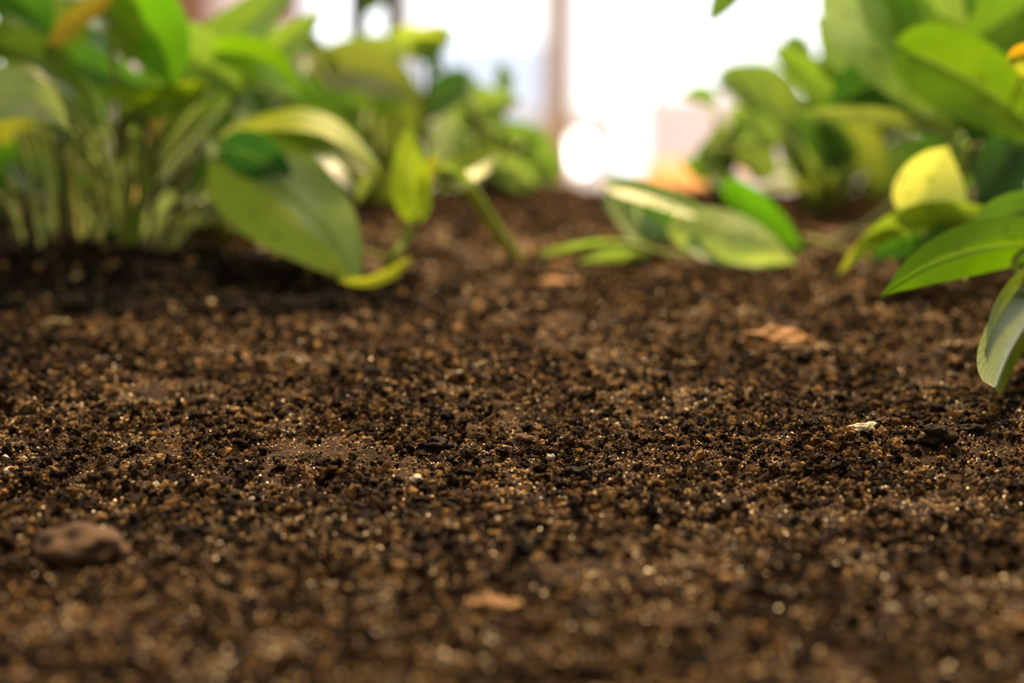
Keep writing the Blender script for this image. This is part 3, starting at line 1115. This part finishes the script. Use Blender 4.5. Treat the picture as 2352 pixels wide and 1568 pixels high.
D_ = plant('dim olive pothos bush behind the small upright shoot', 830, 440)
filler(D_, [(720, 130, 960, 400), (760, 200, 900, 420)], 840, 960, 16, (130, 230), [(0.16, 0.20, 0.04), (0.12, 0.19, 0.03), (0.07, 0.15, 0.02), (0.22, 0.27, 0.06)], 5, (0, 0.15))
leaf(D_, (700, 190, 900), (990, 110, 900), 110, bow=20, roll=10, col=(0.28, 0.36, 0.08), yel=0.1)
leaf(D_, (760, 160, 880), (975, 250, 870), 120, bow=30, roll=10, col=(0.26, 0.28, 0.08), yel=0.1)
stem(D_, [(826, -40, 980, 46), (822, 60, 980, 40), (826, 200, 975, 36), (838, 330, 960, 26), G(835, 440, 26)], (0.12, 0.16, 0.05))
stem(D_, [(900, -40, 985, 42), (903, 60, 985, 36), (885, 180, 975, 30), (850, 330, 960, 24), G(845, 440, 24)], (0.14, 0.11, 0.05))
leaf(D_, (830, 20, 980), (915, -20, 985), 60, bow=14, roll=0, col=(0.12, 0.22, 0.04), yel=0)
V_ = U_
filler(V_, [(1010, 240, 1220, 360), (1040, 330, 1230, 400)], 850, 980, 12, (110, 190), [(0.30, 0.42, 0.14), (0.20, 0.32, 0.08), (0.08, 0.19, 0.05)], 8, (0, 0.2))
leaf(V_, (1000, 262, 930), (1190, 235, 920), 60, bow=20, roll=35, col=(0.42, 0.54, 0.28), yel=0.1)
leaf(V_, (1220, 330, 900), (1120, 300, 900), 70, bow=10, roll=10, col=(0.06, 0.16, 0.04), yel=0)
L_ = A
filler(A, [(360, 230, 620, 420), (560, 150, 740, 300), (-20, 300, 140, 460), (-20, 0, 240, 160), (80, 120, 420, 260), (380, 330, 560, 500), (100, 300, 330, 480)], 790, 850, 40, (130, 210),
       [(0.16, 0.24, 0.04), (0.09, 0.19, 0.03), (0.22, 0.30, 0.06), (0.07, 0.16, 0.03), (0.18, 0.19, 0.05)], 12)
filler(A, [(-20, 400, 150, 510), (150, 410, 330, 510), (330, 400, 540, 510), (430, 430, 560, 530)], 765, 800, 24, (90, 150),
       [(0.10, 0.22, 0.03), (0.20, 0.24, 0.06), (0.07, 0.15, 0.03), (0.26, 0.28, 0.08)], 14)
leaf(L_, (540, 500, 740), (470, 450, 745), 60, bow=10, roll=10, col=(0.30, 0.40, 0.14), yel=0.2)

# --- trailing vine at the middle right
E_ = plant('trailing pothos vine lying on soil with a folded and a pale leaf', 1480, 585)
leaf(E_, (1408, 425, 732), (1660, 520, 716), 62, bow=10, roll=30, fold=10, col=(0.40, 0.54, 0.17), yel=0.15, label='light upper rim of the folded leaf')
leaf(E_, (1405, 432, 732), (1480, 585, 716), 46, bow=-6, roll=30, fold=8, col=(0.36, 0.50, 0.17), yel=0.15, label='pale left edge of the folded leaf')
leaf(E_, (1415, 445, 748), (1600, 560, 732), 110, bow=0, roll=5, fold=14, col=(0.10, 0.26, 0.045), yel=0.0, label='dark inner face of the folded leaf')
leaf(E_, (1555, 520, 722), (1830, 608, 704), 120, bow=16, bowd=-5, roll=10, fold=-8, cup=-0.08, col=(0.75, 0.90, 0.34), yel=0.25, label='pale yellow-green leaf with its tip on the soil', res=(26, 14))
leaf(E_, (1590, 560, 716), (1800, 612, 703), 60, bow=-8, roll=30, fold=8, col=(0.20, 0.42, 0.09), yel=0.0)
leaf(E_, (1480, 570, 722), (1232, 584, 704), 36, bow=14, roll=30, fold=14, col=(0.36, 0.50, 0.14), yel=0.3, label='narrow pale leaf flat on the soil')
leaf(E_, (1470, 585, 716), (1320, 602, 702), 26, bow=4, roll=30, col=(0.34, 0.48, 0.16), yel=0.3)
stem(E_, [(1240, 590, 706, 10), (1330, 572, 712, 13), (1440, 560, 716, 14), (1520, 580, 716, 13), (1600, 590, 714, 10)], (0.32, 0.42, 0.12))
stem(E_, [(1462, 470, 736, 12), (1468, 540, 722, 12), G(1478, 592, 12)], (0.22, 0.34, 0.08))
K_ = plant('bright green sprout leaning right over the bare soil', 1845, 590)
leaf(K_, (1675, 430, 745), (1848, 584, 735), 78, bow=10, roll=-25, fold=6, col=(0.13, 0.38, 0.01), yel=0.05, label='saturated green slanting leaf')
leaf(K_, (1640, 400, 790), (1700, 460, 775), 50, bow=6, roll=10, col=(0.28, 0.38, 0.08), yel=0.2)
stem(K_, [(1845, 545, 735, 18), (1900, 560, 730, 15), (1960, 585, 724, 14), (2010, 600, 716, 12)], (0.32, 0.33, 0.09))
stem(K_, [(1850, 570, 735, 12), (1930, 545, 735, 14), (2010, 500, 735, 14), (2080, 430, 740, 15), (2115, 385, 745, 14)], (0.26, 0.30, 0.16), label='greyish stem slanting up to the yellow leaf')
stem(K_, [(1846, 560, 735, 14), G(1846, 592, 14)], (0.22, 0.32, 0.06))

# --- arching leaf and yellow leaf
R_ = plant('pothos with an arching yellow-rimmed leaf under the round yellow leaf', 2120, 610)
leaf(R_, (2270, 500, 660), (1924, 636, 668), 80, bow=66, bowd=0, roll=35, fold=6, col=(0.24, 0.34, 0.05), yel=0.45, label='arching leaf with a yellow tip', res=(26, 12))
leaf(R_, (2060, 500, 668), (1922, 634, 664), 44, bow=8, roll=25, fold=10, col=(0.50, 0.45, 0.06), yel=0.85, label='yellow rim of the arching leaf')
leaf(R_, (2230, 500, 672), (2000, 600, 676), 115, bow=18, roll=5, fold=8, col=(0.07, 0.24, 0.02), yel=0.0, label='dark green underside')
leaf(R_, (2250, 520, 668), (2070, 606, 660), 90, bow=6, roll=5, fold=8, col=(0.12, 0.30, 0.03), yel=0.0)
leaf(R_, (2130, 484, 668), (2180, 336, 664), 150, bow=12, roll=-6, fold=5, cup=0.16, col=(1.0, 0.98, 0.34), yel=0.0, label='round pale yellow leaf', res=(24, 14), peak=0.35, tipexp=0.92,
     pet=[(2120, 520, 672), (2122, 560, 672), ground(2122, 610, -2)])
stem(R_, [(2200, 560, 668, 13), (2240, 600, 662, 12), G(2262, 640, 12)], (0.22, 0.28, 0.06))

# --- near right plant
N_ = plant('near pothos with sharp spotted leaf and glossy hanging leaf at the frame edge', 2400, 700)
leaf(N_, (2420, 562, 596), (2019, 684, 560), 128, bow=44, bowd=-6, roll=12, fold=-6, cup=-0.08, twist=-16, col=(0.15, 0.31, 0.002), yel=0.12,
     label='sharp spotted green leaf pointing left', res=(40, 24), lobe=0.05, wav=0.03, pet=[(2400, 560, 600), (2430, 640, 600), ground(2420, 720, -2)], petw=16)
leaf(N_, (2262, 515, 596), (2440, 440, 600), 92, bow=-2, roll=20, fold=12, col=(0.17, 0.34, 0.03), yel=0.2, res=(24, 12), label='upper green leaf with a light rim')
leaf(N_, (2450, 650, 600), (2284, 890, 512), 112, bow=22, bowd=0, roll=28, fold=-34, cup=-0.1, twist=0, tipexp=0.5, col=(0.22, 0.30, 0.010), yel=0.35,
     label='glossy hanging leaf with a white sheen', res=(30, 16), lobe=0.05)
leaf(N_, (2440, 590, 615), (2266, 800, 528), 90, bow=30, roll=80, fold=-24, tipexp=0.5, col=(0.24, 0.32, 0.02), yel=0.3, res=(24, 12), label='second glossy leaf above it')
stem(N_, [(2352, 560, 590, 18), (2330, 605, 585, 17), (2352, 640, 580, 16), (2400, 680, 580, 16)], (0.28, 0.33, 0.07))
for k, (x, y) in enumerate([(2130, 606), (2190, 604), (2215, 612), (2160, 612)]):
    stem(N_, [(x + 30, y - 30, 610, 11), (x + 8, y, 606, 10), (x, y + 40, 600, 8)], (0.30, 0.28, 0.08), name='rootlet', n=8)

# --- tall clump at the right
H_ = plant('tall dense pothos clump filling the upper right corner', 2290, 560)
leaf(H_, (1960, -60, 735), (2182, 290, 715), 250, bow=10, bowd=-8, roll=-5, fold=10, cup=0.08, col=(0.46, 0.66, 0.16), yel=0.3, label='large pale green leaf hanging at the top right', res=(30, 18))
leaf(H_, (2010, -20, 722), (2190, 195, 706), 140, bow=10, roll=0, fold=12, col=(0.38, 0.54, 0.14), yel=0.3, res=(24, 14))
leaf(H_, (2090, 120, 690), (2420, 350, 676), 190, bow=30, roll=-5, fold=12, cup=0.08, col=(0.18, 0.34, 0.015), yel=0.28, label='broad olive green leaf with a yellow streak', res=(30, 18))
leaf(H_, (2140, 70, 700), (2400, 300, 684), 120, bow=-12, roll=10, fold=14, col=(0.20, 0.34, 0.02), yel=0.15, res=(26, 14))
leaf(H_, (2030, -40, 712), (2110, 120, 705), 80, bow=6, roll=25, col=(0.16, 0.36, 0.02), yel=0.05)
leaf(H_, (2120, -20, 730), (2205, 105, 725), 110, bow=10, roll=10, fold=12, col=(0.34, 0.46, 0.12), yel=0.45)
leaf(H_, (2420, -20, 725), (2200, 130, 715), 170, bow=16, roll=10, fold=12, col=(0.18, 0.34, 0.03), yel=0.1)
leaf(H_, (2230, 30, 745), (2190, 190, 735), 130, bow=10, roll=0, col=(0.07, 0.18, 0.03), yel=0)
leaf(H_, (2420, 170, 600), (2312, 128, 596), 66, bow=-4, roll=10, fold=10, col=(0.45, 0.42, 0.01), yel=0.8, label='small orange-edged yellow leaf', res=(20, 12))
leaf(H_, (2370, 110, 598), (2310, 140, 598), 26, bow=10, roll=20, fold=10, col=(0.75, 0.38, 0.02), yel=0.2, label='orange dried edge')
leaf(H_, (2120, 160, 750), (1900, 260, 745), 170, bow=20, roll=0, col=(0.05, 0.16, 0.03), yel=0)
leaf(H_, (2000, 180, 760), (1870, 40, 765), 150, bow=14, roll=5, fold=10, col=(0.36, 0.50, 0.15), yel=0.25)
leaf(H_, (1960, 260, 760), (1765, 110, 765), 90, bow=12, roll=5, fold=12, col=(0.24, 0.38, 0.05), yel=0.2)
leaf(H_, (2180, 300, 705), (1820, 262, 735), 46, bow=18, roll=20, fold=10, col=(0.30, 0.36, 0.12), yel=0.4, label='narrow pale arching leaf')
leaf(H_, (2352, 330, 720), (2240, 470, 705), 140, bow=10, roll=10, col=(0.07, 0.20, 0.05), yel=0.0)
leaf(H_, (2240, 320, 735), (2330, 480, 725), 120, bow=10, roll=10, col=(0.06, 0.17, 0.03), yel=0.0)
leaf(H_, (1705, -60, 700), (1628, 56, 700), 64, bow=4, roll=10, fold=10, col=(0.13, 0.24, 0.05), yel=0.0, label='small leaf tip hanging in the white window',
     pet=[(1800, -160, 705), (1960, -170, 715), (2100, -60, 735)], petw=10)
filler(H_, [(2150, -20, 2380, 200), (2200, 200, 2400, 480), (2150, 250, 2300, 420)], 740, 800, 24, (140, 220), [(0.12, 0.26, 0.03), (0.07, 0.19, 0.03), (0.20, 0.33, 0.05)], 21, (0, 0.25))
for k in range(6):
    x = 2185 + 28 * k
    stem(H_, [(x + 10, 330, 720, 14), (x - 4, 420, 715, 15), (x - 12, 500, 710, 15), G(x - 20, 565, 15)], SC[(k * 2 + 3) % 6])

shade_crown(H_, 2420, 2750, -250, -60, 560, 640, 8, 78)  # unseen leaves added off frame to shade the soil at right
Q_ = plant('mid-height pothos thicket between white window and upper right clump', 1880, 490)
filler(Q_, [(1880, 200, 2040, 260), (1780, 220, 2100, 420), (1700, 200, 1900, 330), (1900, 150, 2080, 300), (1850, 300, 2120, 440)], 830, 930, 34, (110, 190),
       [(0.15, 0.24, 0.05), (0.10, 0.17, 0.03), (0.22, 0.31, 0.09), (0.05, 0.12, 0.03), (0.19, 0.22, 0.05)], 33, (0, 0.3))
leaf(Q_, (1790, 235, 880), (1670, 232, 880), 50, bow=18, roll=10, fold=8, col=(0.34, 0.44, 0.04), yel=0.4, label='yellow-green leaf arching at the gap')
leaf(Q_, (1780, 250, 880), (1830, 400, 880), 60, bow=24, roll=10, fold=8, col=(0.28, 0.38, 0.08), yel=0.2)
leaf(Q_, (1950, 400, 860), (1740, 402, 860), 46, bow=16, roll=30, fold=8, col=(0.34, 0.46, 0.20), yel=0.1, label='pale horizontal leaf low in the thicket')
leaf(Q_, (1920, 440, 850), (1730, 440, 850), 34, bow=18, roll=30, fold=8, col=(0.28, 0.33, 0.08), yel=0.1)
leaf(Q_, (1800, 100, 900), (1850, 190, 890), 90, bow=10, roll=10, fold=8, col=(0.26, 0.42, 0.06), yel=0.1)
Z_ = plant('lowest small pothos at the right of the terracotta pot', 1660, 440)
filler(Z_, [(1630, 290, 1740, 400), (1640, 330, 1740, 420)], 800, 840, 9, (80, 130), [(0.20, 0.30, 0.09), (0.15, 0.26, 0.05), (0.28, 0.38, 0.12)], 41, (0, 0.2))
leaf(Z_, (1640, 225, 900), (1562, 218, 900), 44, bow=8, roll=10, fold=8, col=(0.22, 0.38, 0.01), yel=0.1, label='small bright green leaf standing alone')
leaf(Z_, (1640, 400, 870), (1560, 370, 870), 56, bow=4, roll=10, fold=8, col=(0.17, 0.34, 0.03), yel=0.1)
stem(Z_, [(1635, 228, 900, 10), (1650, 320, 890, 10), G(1660, 440, 10)], (0.22, 0.32, 0.10))

# ------------------------------------------------------------------ loose pieces on the soil
def lump(name, px, py, wpx, hpx, mat, label, cat, group=None, rough=0.35, seed=0, flat=0.7, sub=3, sink=0.3, ang=0.0, freq=1.3):
    g = ground(px, py)
    d = -(ROT.transposed() @ (g - CAM)).z * 1000
    g = ground(px, py, hpx * d / F * 0.2)
    rx = wpx * d * MM / F / 2
    rz = hpx * d * MM / F / 2
    v, f = rocky(1, seed, rough, sub, (rx, max(rz, rx * flat), rz), freq)
    o = link_mesh(name, v, f, mat, smooth=True)
    gz = base_height(np.array([g.x * 1000]), np.array([g.y * 1000]))[0] * MM
    o.location = (g.x, g.y, float(max(gz, hmm(g.x * 1000, g.y * 1000) * MM)) + rz * (1 - sink) * 0.8)
    o.rotation_euler = (0, 0, ang)
    tag(o, label, cat, group)
    return o


PERL = [(957, 1107, 27, 'knobbly cream perlite lump in the sharp soil band, below centre'),
        (1265, 1050, 18, 'cream perlite grain just right of centre in the sharp soil'),
        (24, 1084, 27, 'largest white perlite grain at the left frame edge'),
        (13, 1052, 17, 'white perlite grain above the largest one at the left edge'),
        (357, 1121, 20, 'pale perlite grain left of the rounder one at lower left'),
        (405, 1114, 15, 'upright pale perlite grain in the sharp soil at left'),
        (405, 1283, 24, 'blurred white perlite grain right of the brown bark slab'),
        (1057, 861, 16, 'pale round grain in the soil above the sharp band'),
        (1748, 880, 15, 'pale yellow grain below and left of the orange wood chip'),
        (2108, 1016, 19, 'cream grain beside the big dark clod at right'),
        (2215, 1278, 20, 'blurred pale grain low at the right side'),
        (1240, 714, 26, 'blurred tan pebble in the middle distance'),
        (630, 600, 36, 'tan pebble behind the dark mound, under the big drooping leaf')]
for k, (x, y, w, lb) in enumerate(PERL):
    lump('perlite_grain' if k not in (11, 12) else 'pebble', x, y, w, w * 0.8, M_PERLITE if k not in (11, 12) else M_TANCLOD, lb,
         'grain' if k not in (11, 12) else 'pebble', seed=k + 1, sub=3)
SMALL = [(922, 1197, 19, 'P', 'blurred cream grain below and left of the knobbly cream lump'),
         (1257, 1204, 15, 'P', 'small white grain above the black upright clod'),
         (1142, 1198, 16, 'P', 'left one of two pale grains side by side above the black upright clod'),
         (1114, 1207, 15, 'C', 'orange grain touching the left side of a pale grain, above the black upright clod'),
         (1304, 1174, 12, 'C', 'orange grain above and right of the small white grain'),
         (55, 1053, 14, 'P', 'smaller white grain right of the upper one at the left edge'),
         (256, 1107, 14, 'P', 'cream grain between the left-edge white grains and the pale pair'),
         (579, 1147, 14, 'P', 'small white grain on the lower edge of the sharp band, left'),
         (455, 1226, 19, 'C', 'orange-brown grain above the blurred white grain right of the bark slab'),
         (464, 1362, 21, 'C', 'orange grain below the blurred white grain right of the bark slab'),
         (10, 1130, 18, 'C', 'orange grain at the left frame edge under the largest white grain'),
         (1146, 1117, 13, 'C', 'double orange grain right of the knobbly cream lump'),
         (1276, 1022, 13, 'T', 'pinkish tan grain just above the cream centre grain'),
         (1560, 1345, 26, 'T', 'large blurred pale grain in the right foreground soil'),
         (2050, 1400, 24, 'P', 'blurred pale grain nearest the lower right corner'),
         (760, 1362, 22, 'T', 'blurred tan grain left of the tan-orange chip in the foreground'),
         (2260, 1520, 26, 'T', 'very blurred tan grain at the bottom right corner'),
         (1290, 1480, 24, 'T', 'very blurred tan grain at the bottom centre'),
         (230, 1455, 24, 'T', 'very blurred tan grain at the bottom left'),
         (178, 645, 34, 'S', 'large out-of-focus yellowish grain on the dark mound'),
         (140, 668, 26, 'S', 'upright out-of-focus pale grain beside the large yellowish one'),
         (112, 688, 24, 'S', 'pale out-of-focus grain left of the upright one on the mound'),
         (55, 690, 24, 'S', 'leftmost tan blurred grain under the stem bundle'),
         (480, 706, 28, 'S', 'yellowish blurred grain right of the pale straw'),
         (304, 701, 26, 'S', 'tan blurred grain left of the pale straw'),
         (720, 768, 24, 'S', 'small tan blurred grain in shade left of the big leaf tip'),
         (700, 660, 22, 'S', 'brown blurred grain on the right flank of the mound'),
         (1140, 748, 22, 'T', 'brown-orange blurred grain left of the tan pebble')]
GM = {'P': M_PERLITE, 'C': M_CHIP, 'T': M_TANCLOD, 'S': M_STRAW}
for k, (x, y, w, m, lb) in enumerate(SMALL):
    lump('sand_grain', x, y, w, w * 0.8, GM[m], lb, 'grain', 'loose pale grains on the soil', seed=k + 40, sub=2, rough=0.25)
for k, (x, y, w, h, m, nm, lb, ct) in enumerate([
    (1785, 782, 118, 46, M_CHIP, 'wood_chip', 'orange-brown wood chip lying in the right middle distance', 'chip'),
    (192, 1262, 184, 84, M_BROWNCHIP, 'bark_slab', 'flat reddish brown bark slab in the blurred lower left soil', 'bark'),
    (2142, 738, 54, 22, M_TANCLOD, 'wood_chip', 'greyish tan flake under the near spotted leaf', 'chip'),
    (125, 742, 58, 16, M_STRAW, 'wood_chip', 'pale splinter on the dark mound at far left', 'chip'),
    (392, 719, 74, 14, M_STRAW, 'straw_piece', 'pale straw lying below the bundled stems', 'straw'),
    (1285, 650, 90, 20, M_CHIP, 'wood_chip', 'blurred orange chip beyond the tan pebble', 'chip'),
    (1140, 1392, 110, 34, M_CHIP, 'wood_chip', 'blurred tan-orange chip low in the middle foreground', 'chip'),
    (1420, 1262, 82, 46, M_TANCLOD, 'soil_clod', 'light tan clod right of a dark square hollow', 'clod'),
    (1985, 992, 58, 28, M_PERLITE, 'soil_clod', 'pale crumbly clod in the sharp soil at right', 'clod'),
    (2150, 1014, 78, 52, M_DARKCLOD, 'soil_clod', 'big dark spiky clod in the sharp soil at far right', 'clod'),
    (1298, 903, 26, 24, M_DARKCLOD, 'soil_clod', 'round black clod above the sharp band', 'clod'),
    (1082, 1082, 36, 12, M_DARKCLOD, 'twig_piece', 'short dark green-black twig in the sharp soil', 'twig'),
    (1200, 1274, 44, 50, M_DARKCLOD, 'soil_clod', 'black upright clod left of the light tan clod', 'clod'),
    (1383, 1274, 26, 30, M_DARKCLOD, 'soil_clod', 'small black clod touching the light tan clod', 'clod'),
    (1215, 640, 40, 30, M_DARKCLOD, 'soil_clod', 'blurred black clod beyond the tan pebble', 'clod'),
    (870, 1200, 70, 34, M_DARKCLOD, 'soil_clod', 'wide dark clod below the sharp soil at left of centre', 'clod'),
    (430, 1240, 62, 46, M_DARKCLOD, 'soil_clod', 'dark clod between the bark slab and white grain', 'clod'),
    (520, 1140, 56, 28, M_DARKCLOD, 'soil_clod', 'low dark clod at the lower edge of the sharp band, left', 'clod'),
    (1000, 1035, 76, 34, M_DARKCLOD, 'soil_clod', 'dark crumbly clod in the sharp soil at centre left', 'clod'),
    (1330, 1085, 60, 26, M_DARKCLOD, 'soil_clod', 'dark clod right of the cream centre grain', 'clod'),
    (1195, 1018, 66, 26, M_BROWNCHIP, 'soil_clod', 'brown flaky clod above the cream centre grain', 'clod'),
    (1830, 1210, 50, 34, M_DARKCLOD, 'soil_clod', 'dark clod in the lower right soil', 'clod'),
    (2230, 990, 56, 26, M_DARKCLOD, 'soil_clod', 'low dark clod at right of the spiky one', 'clod'),
]):
    lump(nm, x, y, w, h, m, lb, ct, seed=k + 120, rough=0.32 if nm == 'bark_slab' else 0.5, flat=1.1 if nm == 'bark_slab' else 0.55, sub=4, sink=0.45, freq=1.6)
